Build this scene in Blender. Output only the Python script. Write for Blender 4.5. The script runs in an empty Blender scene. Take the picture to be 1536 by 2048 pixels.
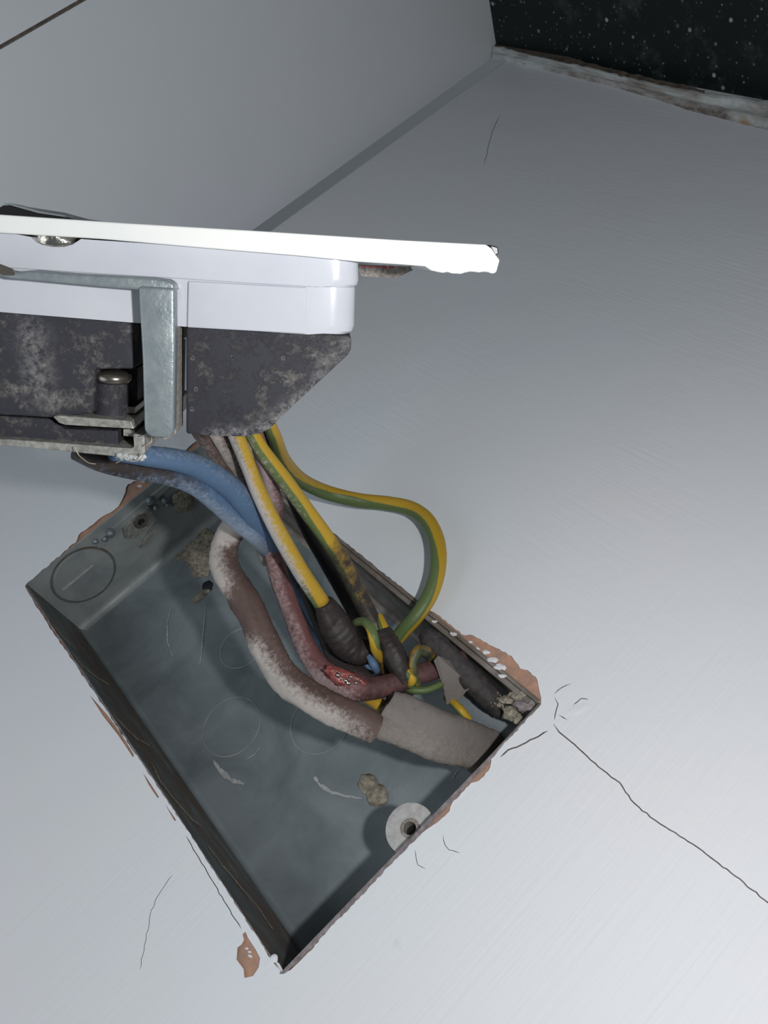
import bpy, bmesh, math, random
from mathutils import Vector, Matrix, noise
from mathutils.geometry import tessellate_polygon
random.seed(7)
S = bpy.context.scene
COL = S.collection

# ------------------------------------------------------------------ camera
F = 1500.0                                   # focal length in pixels of the 1536x2048 frame
ROW = (Vector((0.63664, 0.71940, -0.27778)),   # camera right  in wall axes (e1 along box, e2 down the wall, n out of wall)
       Vector((0.46586, -0.64583, -0.60488)),  # camera down
       Vector((-0.61455, 0.25568, -0.74630)))  # camera forward
CAM = Vector((207.04, 35.36, 158.71))          # mm

def w_dir(v):  return Vector((-v[0], -v[2], -v[1]))
def M(e1, e2, h=0.0):                          # wall millimetres -> world metres (wall = XZ plane, z up)
    return Vector((-e1, -h, 330.0 - e2)) * 0.001
def ray(u, v):
    return ROW[0] * ((u - 768) / F) + ROW[1] * ((v - 1024) / F) + ROW[2]
def Wl(u, v, h=0.0):                           # point of the wall plane raised by h (wall coords)
    d = ray(u, v); s = (h - CAM[2]) / d[2]; return CAM + d * s
def P(u, v, h=0.0):  return M(*Wl(u, v, h))
def PE1(u, v, c):
    d = ray(u, v); s = (c - CAM[0]) / d[0]; return CAM + d * s
def PE2(u, v, c):
    d = ray(u, v); s = (c - CAM[1]) / d[1]; return CAM + d * s
def Q(u, v, d):  return M(*(CAM + ray(u, v) * d))

def HD(u, v, h): return (h - CAM[2]) / ray(u, v)[2]   # camera depth of the pixel ray at height h over the wall

cd = bpy.data.cameras.new('camera'); cam = bpy.data.objects.new('camera', cd); COL.objects.link(cam)
S.camera = cam
cd.sensor_fit = 'VERTICAL'; cd.sensor_height = 24.0; cd.lens = F / 2048 * 24.0
cd.clip_start = 0.005; cd.clip_end = 20
cx, cy, cz = w_dir(ROW[0]), -w_dir(ROW[1]), -w_dir(ROW[2])
cx.normalize(); cz = (cz - cx * cz.dot(cx)).normalized(); cy = cz.cross(cx)
mw = Matrix((cx, cy, cz)).transposed().to_4x4(); mw.translation = M(*CAM); cam.matrix_world = mw
VIEW = cz.copy()                               # towards the camera

# ------------------------------------------------------------------ light
wd = bpy.data.worlds.new('room'); S.world = wd; wd.use_nodes = True
wd.node_tree.nodes['Background'].inputs[0].default_value = (0.80, 0.90, 1.0, 1)
wd.node_tree.nodes['Background'].inputs[1].default_value = 0.115
ld = bpy.data.lights.new('phone_torch', 'POINT'); lo = bpy.data.objects.new('phone_torch', ld); COL.objects.link(lo)
ld.energy = 0.70; ld.shadow_soft_size = 0.0036; ld.color = (1.0, 0.985, 0.98)
lo.location = M(*(CAM + ROW[0] * 35 + ROW[1] * -3))
# added soft fill, not a real lamp: brightens the lower-left wall
rd = bpy.data.lights.new('fill_light', 'AREA'); ro = bpy.data.objects.new('fill_light', rd); COL.objects.link(ro)
rd.shape = 'DISK'; rd.size = 0.22; rd.energy = 0.16; rd.color = (0.93, 0.98, 1.0)
ro.location = M(75, -150, 190)
ro.rotation_euler = (P(200, 1600) - ro.location).to_track_quat('-Z', 'Y').to_euler()
S.view_settings.view_transform = 'Standard'; S.view_settings.look = 'None'
S.view_settings.exposure = 0.0; S.view_settings.gamma = 1.0
S.view_settings.use_curve_mapping = False

# ------------------------------------------------------------------ helpers: materials
def lin(c):
    return tuple(((x / 255) / 12.92 if x / 255 <= 0.04045 else ((x / 255 + 0.055) / 1.055) ** 2.4) for x in c) + (1,)

def new_mat(name):
    m = bpy.data.materials.new(name); m.use_nodes = True
    nt = m.node_tree; return m, nt, nt.nodes['Principled BSDF']

def nz(nt, scale, detail=4, rough=0.6, vec=None, dist=0.0):
    n = nt.nodes.new('ShaderNodeTexNoise'); n.inputs['Scale'].default_value = scale
    n.inputs['Detail'].default_value = detail; n.inputs['Roughness'].default_value = rough
    n.inputs['Distortion'].default_value = dist
    if vec: nt.links.new(vec, n.inputs['Vector'])
    return n.outputs['Fac']

def ramp(nt, src, stops):
    r = nt.nodes.new('ShaderNodeValToRGB'); e = r.color_ramp.elements
    while len(e) < len(stops): e.new(0.5)
    for i, (p, c) in enumerate(stops):
        e[i].position = p; e[i].color = c if len(c) == 4 else tuple(c) + (1,)
    nt.links.new(src, r.inputs[0]); return r.outputs[0]

def mix(nt, fac, a, b):
    n = nt.nodes.new('ShaderNodeMix'); n.data_type = 'RGBA'
    for sock, val in ((n.inputs[0], fac), (n.inputs[6], a), (n.inputs[7], b)):
        if isinstance(val, bpy.types.NodeSocket): nt.links.new(val, sock)
        else: sock.default_value = val
    return n.outputs[2]

def mth(nt, op, a, b=0.0, clamp=False):
    n = nt.nodes.new('ShaderNodeMath'); n.operation = op; n.use_clamp = clamp
    for i, val in enumerate((a, b)):
        if isinstance(val, bpy.types.NodeSocket): nt.links.new(val, n.inputs[i])
        else: n.inputs[i].default_value = val
    return n.outputs[0]

def coords(nt, scale=(1, 1, 1), rot=(0, 0, 0)):
    tc = nt.nodes.new('ShaderNodeTexCoord'); mp = nt.nodes.new('ShaderNodeMapping')
    mp.inputs['Scale'].default_value = scale; mp.inputs['Rotation'].default_value = rot
    nt.links.new(tc.outputs['Object'], mp.inputs['Vector']); return mp.outputs[0]

def bump(nt, b, src, dist, strength=1.0, prev=None):
    n = nt.nodes.new('ShaderNodeBump'); n.inputs['Distance'].default_value = dist
    n.inputs['Strength'].default_value = strength
    nt.links.new(src, n.inputs['Height'])
    if prev: nt.links.new(prev, n.inputs['Normal'])
    nt.links.new(n.outputs[0], b.inputs['Normal']); return n.outputs[0]

def simple(name, c1, c2=None, scale=300, rough=0.5, metal=0.0, bd=0.0, bs=None, lo_=0.35, hi=0.65, spec=0.5, detail=5):
    m, nt, b = new_mat(name)
    b.inputs['Roughness'].default_value = rough; b.inputs['Metallic'].default_value = metal
    b.inputs['Specular IOR Level'].default_value = spec
    v = coords(nt)
    if c2 is None: b.inputs['Base Color'].default_value = c1
    else:
        nt.links.new(ramp(nt, nz(nt, scale, detail, 0.65, v), [(lo_, c1), (hi, c2)]), b.inputs['Base Color'])
    if bd: bump(nt, b, nz(nt, bs or scale, 4, 0.6, v), bd)
    return m

MT = {}
def c(*a): return tuple(a) + (1,)
# painted plaster: object coordinates of a wall piece are metres
def paint_mat(name, base, streak_rot, second=None):
    m, nt, b = new_mat(name)
    b.inputs['Roughness'].default_value = 0.55; b.inputs['Specular IOR Level'].default_value = 0.25
    big = nz(nt, 9, 3, 0.5, coords(nt))
    col = ramp(nt, big, [(0.35, c(base[0] * 1.0, base[1] * 0.975, base[2] * 0.965)), (0.68, c(base[0] * .955, base[1] * 0.99, base[2] * 0.985))])
    smut = ramp(nt, nz(nt, 130, 3, 0.5, coords(nt)), [(0.74, c(0, 0, 0)), (0.80, c(1, 1, 1))])
    col = mix(nt, mth(nt, 'MULTIPLY', smut, 0.22), col, c(base[0] * .55, base[1] * .52, base[2] * .48))
    nt.links.new(col, b.inputs['Base Color'])
    st = nz(nt, 900, 3, 0.55, coords(nt, (0.035, 1, 1), (0, streak_rot, 0)), 0.3)
    msk = ramp(nt, nz(nt, 14, 2, 0.5, coords(nt)), [(0.40, c(.15, .15, .15)), (0.62, c(1, 1, 1))])
    st2 = nz(nt, 800, 3, 0.6, coords(nt, (1, 1, 0.03), (0, 0.12, 0)), 0.3)
    tc = nt.nodes.new('ShaderNodeTexCoord'); sx = nt.nodes.new('ShaderNodeSeparateXYZ'); nt.links.new(tc.outputs['Object'], sx.inputs[0])
    zone = ramp(nt, mth(nt, 'ADD', mth(nt, 'MULTIPLY', sx.outputs[0], -8.0), mth(nt, 'MULTIPLY', sx.outputs[2], 4.0)), [(0.50, c(0, 0, 0)), (0.95, c(1, 1, 1))])
    stm = nt.nodes.new('ShaderNodeMix'); nt.links.new(zone, stm.inputs[0]); nt.links.new(mth(nt, 'MULTIPLY', st, msk), stm.inputs[2]); nt.links.new(mth(nt, 'MULTIPLY', st2, 1.3), stm.inputs[3])
    n1 = bump(nt, b, stm.outputs[0], 0.00011)
    n2 = bump(nt, b, nz(nt, 420, 3, 0.5, coords(nt)), 0.00006, 1, n1)
    bump(nt, b, nz(nt, 45, 2, 0.5, coords(nt)), 0.0005, 0.6, n2)
    return m
MT['paint'] = paint_mat('painted_plaster', (0.79, 0.82, 0.865), 0.25)
MT['side'] = simple('satin_board', c(.76, .81, .82), c(.82, .84, .89), 8, 0.45, 0, 0.00004, 60, 0.3, 0.7, 0.4)
MT['plaster'] = simple('brown_plaster', c(.50, .29, .20), c(.34, .22, .17), 260, 0.9, 0, 0.0003, 900)
MT['raw'] = simple('grey_raw_edge', c(.33, .29, .30), c(.16, .14, .14), 500, 0.9, 0, 0.0003, 900)
MT['dark'] = simple('dark_crevice', c(.20, .165, .145), c(.09, .075, .065), 700, 0.95)
MT['chunk'] = simple('plaster_lump', c(.42, .38, .30), c(.16, .14, .11), 700, 0.95, 0, 0.0004, 900)
MT['white'] = simple('white_paint_blob', c(.80, .80, .82), c(.72, .72, .74), 300, 0.6, 0, 0.0002, 500)
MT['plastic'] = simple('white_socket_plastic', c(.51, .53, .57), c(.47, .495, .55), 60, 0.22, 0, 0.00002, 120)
MT['platew'] = simple('cream_faceplate', c(.76, .77, .75), c(.70, .73, .71), 50, 0.25, 0, 0.00003, 200)
MT['smearw'] = simple('white_smear', c(.55, .56, .56), c(.34, .36, .36), 900, 0.8)
MT['steel_thin'] = simple('cut_steel', c(.40, .40, .37), c(.20, .20, .18), 900, 0.45, 0.35, 0.0001, 1500)
MT['screw'] = simple('dull_screw', c(.30, .27, .23), c(.22, .20, .18), 500, 0.28, 0.9)
MT['bright'] = simple('bright_metal', c(.75, .72, .66), c(.5, .47, .42), 500, 0.2, 1.0, 0.0002, 600)
MT['black'] = simple('black_plastic', c(.012, .012, .014), None, 300, 0.35)
MT['rubber'] = simple('black_rubber', c(.022, .020, .022), c(.055, .048, .045), 500, 0.7, 0, 0.0002, 800)
MT['red'] = simple('red_print', c(.55, .05, .05))

def galv(name, a, b_, sc=45, dirt=0.0):
    m, nt, b = new_mat(name)
    b.inputs['Metallic'].default_value = 0.25; b.inputs['Specular IOR Level'].default_value = 0.4
    v = coords(nt)
    col = ramp(nt, nz(nt, sc, 5, 0.6, v, 0.5), [(0.35, a), (0.62, b_)])
    cloud = ramp(nt, nz(nt, 38, 4, 0.7, coords(nt, (1, 1, 1.3))), [(0.57, c(0, 0, 0)), (0.74, c(1, 1, 1))])
    col = mix(nt, mth(nt, 'MULTIPLY', cloud, 0.35), col, c(.36, .42, .39))
    sp = ramp(nt, nz(nt, 1500, 2, 0.5, v), [(0.66, c(0, 0, 0)), (0.74, c(1, 1, 1))])
    col = mix(nt, mth(nt, 'MULTIPLY', sp, 0.25), col, c(.30, .31, .29))
    if dirt:
        d = ramp(nt, nz(nt, 60, 5, 0.7, coords(nt, (0.35, 1, 1.6)), 0.6), [(0.46, c(0, 0, 0)), (0.56, c(1, 1, 1))])
        col = mix(nt, mth(nt, 'MULTIPLY', d, dirt), col, c(.15, .105, .075))
        d2 = ramp(nt, nz(nt, 170, 5, 0.7, coords(nt, (0.25, 1, 2.0)), 0.4), [(0.62, c(0, 0, 0)), (0.67, c(1, 1, 1))])
        col = mix(nt, mth(nt, 'MULTIPLY', d2, dirt * .8), col, c(.36, .29, .22))
    nt.links.new(col, b.inputs['Base Color'])
    nt.links.new(ramp(nt, nz(nt, 90, 3, 0.5, v), [(0.3, c(.45, .45, .45)), (0.7, c(.68, .68, .68))]), b.inputs['Roughness'])
    bump(nt, b, nz(nt, 500, 3, 0.5, v), 0.00004)
    return m
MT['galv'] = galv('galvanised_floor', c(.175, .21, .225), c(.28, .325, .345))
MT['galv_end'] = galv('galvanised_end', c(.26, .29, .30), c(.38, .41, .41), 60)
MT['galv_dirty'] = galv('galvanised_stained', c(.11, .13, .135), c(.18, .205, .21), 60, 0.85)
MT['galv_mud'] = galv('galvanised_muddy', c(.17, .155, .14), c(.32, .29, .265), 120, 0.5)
MT['strap'] = simple('zinc_strap', c(.20, .245, .265), c(.29, .325, .335), 420, 0.42, 0.45, 0.00012, 900, 0.3, 0.7)
MT['lugm'] = simple('pale_zinc', c(.42, .42, .41), c(.60, .60, .58), 500, 0.5, 0.2, 0.0001, 900)
MT['strap_side'] = simple('dusty_strap_edge', c(.40, .37, .34), c(.18, .16, .14), 1800, 0.8, 0.1, 0.0003, 1500)

def dusty_black(name, amt, scale=260):
    m, nt, b = new_mat(name); v = coords(nt)
    n1 = ramp(nt, nz(nt, scale, 10, 0.82, v, 0.15), [(0.50, c(0, 0, 0)), (0.62, c(1, 1, 1))])
    n2 = ramp(nt, nz(nt, 55, 3, 0.6, v), [(0.36, c(0.12, .12, .12)), (0.66, c(1, 1, 1))])
    f = mth(nt, 'MULTIPLY', mth(nt, 'MULTIPLY', n1, n2), amt)
    col = mix(nt, f, c(.030, .031, .040), c(.30, .28, .26))
    at = nt.nodes.new('ShaderNodeAttribute'); at.attribute_name = 'dust'
    g = ramp(nt, nz(nt, 900, 4, 0.8, v), [(0.40, c(0, 0, 0)), (0.62, c(1, 1, 1))])
    col = mix(nt, mth(nt, 'MULTIPLY', g, at.outputs['Fac'], True), col, c(.50, .49, .48))
    nt.links.new(col, b.inputs['Base Color']); b.inputs['Roughness'].default_value = 0.6
    b.inputs['Specular IOR Level'].default_value = 0.3
    bump(nt, b, n1, 0.00006); return m
MT['boot'] = dusty_black('dusty_black_plastic', 0.75)
MT['boot2'] = dusty_black('black_plastic_mould', 0.45, 500)

def granite():
    m, nt, b = new_mat('black_speckled_stone'); v = coords(nt)
    vo = nt.nodes.new('ShaderNodeTexVoronoi'); vo.inputs['Scale'].default_value = 190; nt.links.new(v, vo.inputs['Vector'])
    vo2 = nt.nodes.new('ShaderNodeTexVoronoi'); vo2.inputs['Scale'].default_value = 420; nt.links.new(v, vo2.inputs['Vector'])
    s1 = ramp(nt, vo.outputs['Distance'], [(0.10, c(1, 1, 1)), (0.20, c(0, 0, 0))])
    k1 = ramp(nt, vo.outputs['Color'], [(0.55, c(0, 0, 0)), (0.75, c(1, 1, 1))])
    s2 = ramp(nt, vo2.outputs['Distance'], [(0.12, c(1, 1, 1)), (0.25, c(0, 0, 0))])
    k2 = ramp(nt, vo2.outputs['Color'], [(0.45, c(0, 0, 0)), (0.8, c(.5, .5, .5))])
    smear = ramp(nt, nz(nt, 60, 5, 0.7, v), [(0.55, c(0, 0, 0)), (0.75, c(.8, .8, .8))])
    f = mth(nt, 'ADD', mth(nt, 'MULTIPLY', s1, k1), mth(nt, 'MULTIPLY', s2, k2), True)
    col = mix(nt, smear, c(.010, .016, .016), c(.07, .075, .075))
    col = mix(nt, f, col, c(.42, .43, .40))
    nt.links.new(col, b.inputs['Base Color']); b.inputs['Roughness'].default_value = 0.45
    b.inputs['Specular IOR Level'].default_value = 0.25
    return m
MT['granite'] = granite()

def caulk():
    m, nt, b = new_mat('old_silicone'); v = coords(nt)
    col = ramp(nt, nz(nt, 55, 6, 0.7, coords(nt, (0.35, 1, 1)), 0.5), [(0.36, c(.13, .105, .085)), (0.44, c(.36, .34, .32)), (0.55, c(.58, .62, .62)), (0.7, c(.66, .69, .70))])
    y = ramp(nt, nz(nt, 40, 2, 0.5, v), [(0.70, c(0, 0, 0)), (0.74, c(1, 1, 1))])
    col = mix(nt, mth(nt, 'MULTIPLY', y, .8), col, c(.36, .24, .10))
    nt.links.new(col, b.inputs['Base Color']); b.inputs['Roughness'].default_value = 0.5
    bump(nt, b, nz(nt, 200, 4, 0.6, v), 0.0008); return m
MT['caulk'] = caulk()
MT['residue'] = simple('brown_residue', c(.20, .155, .11), c(.07, .06, .05), 260, 0.8, 0, 0.0004, 400)

def wire_mat(name, ca, cb=None, dustc=c(.50, .46, .43), rough=0.42):
    """insulation colour; cb = second stripe colour chosen by the UV angle; dust and soot are point attributes"""
    m, nt, b = new_mat(name)
    col = ca
    uv = nt.nodes.new('ShaderNodeUVMap'); sp = nt.nodes.new('ShaderNodeSeparateXYZ'); nt.links.new(uv.outputs[0], sp.inputs[0])
    v = coords(nt)
    if cb is not None:
        x = mth(nt, 'MULTIPLY', mth(nt, 'ADD', sp.outputs[0], mth(nt, 'MULTIPLY', nz(nt, 150, 2, .5, v), 0.05)), 2 * math.pi)
        cs = mth(nt, 'COSINE', x)
        col = mix(nt, ramp(nt, cs, [(0.06, c(0, 0, 0)), (0.22, c(1, 1, 1))]), cb, ca)
    a = nt.nodes.new('ShaderNodeAttribute'); a.attribute_name = 'soot'  # soiling, plus painted shade on wires deep in the box
    sn = mth(nt, 'ADD', a.outputs['Fac'], mth(nt, 'MULTIPLY', mth(nt, 'SUBTRACT', nz(nt, 500, 4, .7, v), .5), 0.9))
    sf = ramp(nt, sn, [(0.25, c(0, 0, 0)), (0.75, c(1, 1, 1))])
    col = mix(nt, sf, col, c(.040, .032, .030))
    d = nt.nodes.new('ShaderNodeAttribute'); d.attribute_name = 'dust'
    dn = mth(nt, 'ADD', d.outputs['Fac'], mth(nt, 'MULTIPLY', mth(nt, 'SUBTRACT', nz(nt, 1100, 5, .8, v), .5), 1.5))
    df = ramp(nt, dn, [(0.35, c(0, 0, 0)), (0.85, c(1, 1, 1))])
    col = mix(nt, df, col, dustc)
    nt.links.new(col, b.inputs['Base Color']); b.inputs['Roughness'].default_value = rough
    b.inputs['Specular IOR Level'].default_value = 0.35
    bump(nt, b, nz(nt, 900, 4, 0.7, v), 0.00012); return m
GRN, YEL = c(.115, .165, .060), c(.50, .315, .028)
MT['earth'] = wire_mat('green_yellow_insulation', YEL, GRN)
MT['blue'] = wire_mat('blue_insulation', c(.095, .165, .275), None, c(.27, .33, .41))
MT['brown'] = wire_mat('brown_insulation', c(.118, .078, .068), None, c(.47, .43, .40), 0.6)
MT['redw'] = wire_mat('red_insulation', c(.17, .075, .075), None, c(.46, .36, .36), 0.5)
MT['grey'] = wire_mat('grey_sheath', c(.21, .19, .175), None, c(.30, .27, .24), 0.7)
MT['greyb'] = wire_mat('blue_grey_sheath', c(.17, .20, .22), None, c(.28, .28, .27), 0.6)
MT['sleeve'] = wire_mat('dark_sleeve', c(.036, .029, .028), None, c(.30, .27, .25), 0.5)
MT['burn'] = simple('melted_red_plastic', c(.38, .09, .085), c(.12, .05, .04), 700, 0.12, 0, 0.0006, 600)

# ------------------------------------------------------------------ helpers: objects
ORG = {}
def tag(o, label=None, cat=None, group=None, kind=None):
    if label: o['label'] = label
    if cat: o['category'] = cat
    if group: o['group'] = group
    if kind: o['kind'] = kind
    return o
def empty(name, p):
    o = bpy.data.objects.new(name, None); COL.objects.link(o); o.empty_display_size = 0.01
    o.location = p; ORG[o.name] = Vector(p); return o
def mesh(name, verts, faces, mat, parent=None, smooth=False, uv=None, attrs=None, bevel=0.0, origin=None, seg=2):
    verts = [Vector(v) for v in verts]
    if parent is None:
        org = Vector(origin) if origin is not None else sum(verts, Vector()) / len(verts)
    else: org = ORG[parent.name]
    me = bpy.data.meshes.new(name)
    me.from_pydata([v - org for v in verts], [], faces)
    if uv:
        l = me.uv_layers.new(name='UVMap')
        k = 0
        for fu in uv:
            for t in fu: l.data[k].uv = t; k += 1
    for an, vals in (attrs or {}).items():
        a = me.attributes.new(an, 'FLOAT', 'POINT'); a.data.foreach_set('value', vals)
    me.materials.append(MT[mat] if isinstance(mat, str) else mat)
    bm = bmesh.new(); bm.from_mesh(me)
    bmesh.ops.recalc_face_normals(bm, faces=bm.faces)
    if bevel:
        ed = [e for e in bm.edges if len(e.link_faces) == 2 and e.calc_face_angle(0) > 0.5]
        bmesh.ops.bevel(bm, geom=ed, offset=bevel * 0.001, segments=seg, affect='EDGES', profile=0.5, clamp_overlap=True)
    bm.to_mesh(me); bm.free()
    if smooth:
        me.polygons.foreach_set('use_smooth', [True] * len(me.polygons))
        if bevel: me.set_sharp_from_angle(angle=0.6)
    o = bpy.data.objects.new(name, me); COL.objects.link(o)
    if parent is None: o.location = org
    else: o.parent = parent
    ORG[o.name] = org
    return o
def prism_vf(top, bot):
    n = len(top); v = list(top) + list(bot)
    f = [tuple(range(n)), tuple(range(2 * n - 1, n - 1, -1))] + [(i, (i + 1) % n, n + (i + 1) % n, n + i) for i in range(n)]
    return v, f
def tess_solid(loops_top, loops_bot):
    """outer loop + holes, closed slab between two heights"""
    tris = tessellate_polygon([[Vector((p[0], p[2], 0)) if False else Vector((p.x, p.z, 0)) for p in lp] for lp in loops_top])
    T = [p for lp in loops_top for p in lp]; B = [p for lp in loops_bot for p in lp]; n = len(T)
    f = [tuple(t) for t in tris] + [tuple(n + i for i in reversed(t)) for t in tris]
    k = 0
    for lp in loops_top:
        m = len(lp)
        for i in range(m): f.append((k + i, k + (i + 1) % m, n + k + (i + 1) % m, n + k + i))
        k += m
    return T + B, f
def box_w(a, b, name, mat, parent=None, **kw):     # box in wall coordinates between corners a and b
    (x0, y0, z0), (x1, y1, z1) = a, b
    top = [M(x0, y0, z1), M(x1, y0, z1), M(x1, y1, z1), M(x0, y1, z1)]
    bot = [M(x0, y0, z0), M(x1, y0, z0), M(x1, y1, z0), M(x0, y1, z0)]
    v, f = prism_vf(top, bot); return mesh(name, v, f, mat, parent, **kw)
def join(parts):
    V, Fc = [], []
    for v, f in parts:
        k = len(V); V += list(v); Fc += [tuple(i + k for i in q) for q in f]
    return V, Fc
def jag(poly, amp, step, seed=0):                   # subdivide a pixel polyline and roughen it
    r = random.Random(seed); out = []
    for i in range(len(poly)):
        a, b = poly[i], poly[(i + 1) % len(poly)]
        L = math.hypot(b[0] - a[0], b[1] - a[1]); n = max(1, int(L / step))
        for k in range(n):
            t = k / n
            out.append((a[0] + (b[0] - a[0]) * t + r.uniform(-amp, amp), a[1] + (b[1] - a[1]) * t + r.uniform(-amp, amp)))
    return out
def lump(name, p, r, mat, parent=None, seed=0, sub=3, scale=(1, 1, 1), amp=0.3, freq=1.3, axes=None, **kw):
    bm = bmesh.new(); bmesh.ops.create_icosphere(bm, subdivisions=sub, radius=1)
    vs = []
    for v in bm.verts:
        n = noise.fractal(v.co * freq + Vector((seed * 7.1, seed * 3.3, 0)), 0.7, 2.0, 4)
        q = v.co * (1 + amp * n); q = Vector((q.x * scale[0], q.y * scale[1], q.z * scale[2])) * (r * .001)
        if axes: q = axes[0] * q.x + axes[1] * q.y + axes[2] * q.z
        vs.append(p + q)
    fs = [tuple(v.index for v in f.verts) for f in bm.faces]; bm.free()
    return mesh(name, vs, fs, mat, parent, smooth=True, **kw)

def interp(keys, t):
    if not isinstance(keys, (list, tuple)): return keys
    if t <= keys[0][0]: return keys[0][1]
    for (a, va), (b, vb) in zip(keys, keys[1:]):
        if t <= b: return va + (vb - va) * (t - a) / (b - a)
    return keys[-1][1]
def catmull(pts, per):
    out = []; n = len(pts)
    for i in range(n - 1):
        p0, p1, p2, p3 = pts[max(i - 1, 0)], pts[i], pts[i + 1], pts[min(i + 2, n - 1)]
        for k in range(per):
            t = k / per; t2, t3 = t * t, t * t * t
            out.append([0.5 * (2 * b + (c_ - a) * t + (2 * a - 5 * b + 4 * c_ - d) * t2 + (-a + 3 * b - 3 * c_ + d) * t3) for a, b, c_, d in zip(p0, p1, p2, p3)])
    out.append(list(pts[-1])); return out
def tube(name, keys, mat, parent=None, flat=1.0, phase=0.0, soot=0.0, dust=0.0, ddir=(-0.5, 0.3), per=14, ns=20, rough=0.02, seed=1, caps=True, tear=0.0):
    """keys: (u, v, depth_mm, width_px); the tube is laid at those real distances from the camera"""
    pts = []
    for u, v, d, w in keys:
        q = Q(u, v, d); pts.append([q.x, q.y, q.z, w * d / F * 0.5 * 0.001])
    sp = catmull(pts, per); N = len(sp)
    V, Fc, U = [], [], []; at_s, at_d = [], []
    dd = (cx * ddir[0] - cy * ddir[1] + VIEW * 0.6).normalized()
    camp = M(*CAM)
    L = [0.0]
    for i in range(1, N): L.append(L[-1] + (Vector(sp[i][:3]) - Vector(sp[i - 1][:3])).length)
    rnd = random.Random(seed)
    for i in range(N):
        p = Vector(sp[i][:3]); tn = (Vector(sp[min(i + 1, N - 1)][:3]) - Vector(sp[max(i - 1, 0)][:3])).normalized()
        vw = (camp - p).normalized(); ref = (vw - tn * vw.dot(tn)).normalized(); side = tn.cross(ref)
        t = L[i] / L[-1]; r = sp[i][3]; ph = interp(phase, t)
        sj = interp(soot, t); dj = interp(dust, t)
        for k in range(ns):
            a = 2 * math.pi * k / ns
            nrm = ref * math.cos(a) + side * math.sin(a)
            rr = r * (1 + rough * 3 * noise.noise(Vector((a * 1.2, L[i] * 110, seed * 5.0))) + rough * noise.noise((p + (ref * math.cos(a) + side * math.sin(a)) * r) * 1100))
            off = tn * (rnd.uniform(-1, 1) * tear * .001 if i in (0,) and tear else 0)
            V.append(p + ref * math.cos(a) * rr * flat + side * math.sin(a) * rr + off)
            at_s.append(sj)
            at_d.append(dj * (0.35 + 0.9 * max(0.0, nrm.dot(dd))))
        if i:
            for k in range(ns):
                k2 = (k + 1) % ns
                Fc.append(((i - 1) * ns + k, (i - 1) * ns + k2, i * ns + k2, i * ns + k))
                u0, u1 = k / ns - ph0 / 360, (k + 1) / ns - ph0 / 360
                w0, w1 = k / ns - ph / 360, (k + 1) / ns - ph / 360
                U.append(((u0, L[i - 1] * 10), (u1, L[i - 1] * 10), (w1, L[i] * 10), (w0, L[i] * 10)))
        ph0 = ph
    if caps:
        for base, idx in ((list(range(ns)), 0), (list(range((N - 1) * ns, N * ns)), N - 1)):
            Fc.append(tuple(base)); U.append([(0, 0)] * ns)
    # from_pydata keeps loop order, so UVs line up
    o = mesh(name, V, Fc, mat, parent, smooth=True, uv=U, attrs={'soot': at_s, 'dust': at_d})
    return o

# ------------------------------------------------------------------ the wall
CL, CB, CR, CT = (0, 0), (146.3, 0), (146.3, 75), (0, 75)     # the box opening in wall mm
px = lambda pts, h: [P(u, v, h) for u, v in pts]
X0, X1, Y0, Y1 = -86, 420, -300, 332

# base plaster behind the paint
opening = [CL, CB, CR, CT]
def grow(g): return [(-g, -g), (146.3 + g, -g), (146.3 + g, 75 + g), (-g, 75 + g)]
outer = [(X0, Y0), (X1, Y0), (X1, Y1), (X0, Y1)]
lt = [[M(x, y, -0.5) for x, y in outer], [M(x, y, -0.5) for x, y in grow(0.35)]]
lb = [[M(x, y, -36) for x, y in outer], [M(x, y, -36) for x, y in grow(0.35)]]
v, f = tess_solid(lt, lb)
wall = tag(mesh('wall_back', v, f, 'plaster', origin=M(0, 0, 0)), kind='structure',
           label='white painted plaster wall with an open rectangular recess, chips and hairline cracks')

# the paint layer with its ragged edge, chips and cracks cut out
def ragged(a, b, offs, seed):
    """points along a->b in pixels pushed outward by offs(t) pixels"""
    dx, dy = b[0] - a[0], b[1] - a[1]; L = math.hypot(dx, dy); nx, ny = dy / L, -dx / L
    r = random.Random(seed); n = int(L / 7); out = []
    for k in range(n):
        t = k / n; o = interp(offs, t) + r.uniform(-1, 1) * 1.3
        out.append((a[0] + dx * t + nx * o, a[1] + dy * t + ny * o))
    return out
pL, pT, pR, pB = (50, 1172), (417, 867), (1081, 1408), (560, 1948)
hole = []
hole += ragged(pL, pT, [(0, 1), (.10, 2), (.28, 3), (.31, 10), (.45, 8), (.48, 3), (.53, 5), (.56, 12), (.60, 24), (.64, 22), (.66, 6), (.75, 4), (1, 4)], 1)
hole += ragged(pT, pR, [(0, 3), (.45, 4), (.66, 6), (.70, 9), (.76, 9), (.775, 22), (.80, 24), (.84, 32), (.88, 38), (.91, 30), (.93, 37), (.96, 34), (.985, 14), (1, 5)], 2)
hole += ragged(pR, pB, [(0, 2), (.16, 3), (.20, 7), (.22, 18), (.26, 18), (.28, 9), (.35, 10), (.38, 18), (.42, 16), (.46, 8), (.6, 7), (.7, 9), (.8, 8), (.9, 11), (.96, 10), (1, 5)], 3)
hole += ragged(pB, pL, [(0, 2), (.06, -2), (.35, -3), (.5, -1), (.7, 1), (.9, 4), (1, 2)], 4)
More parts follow.
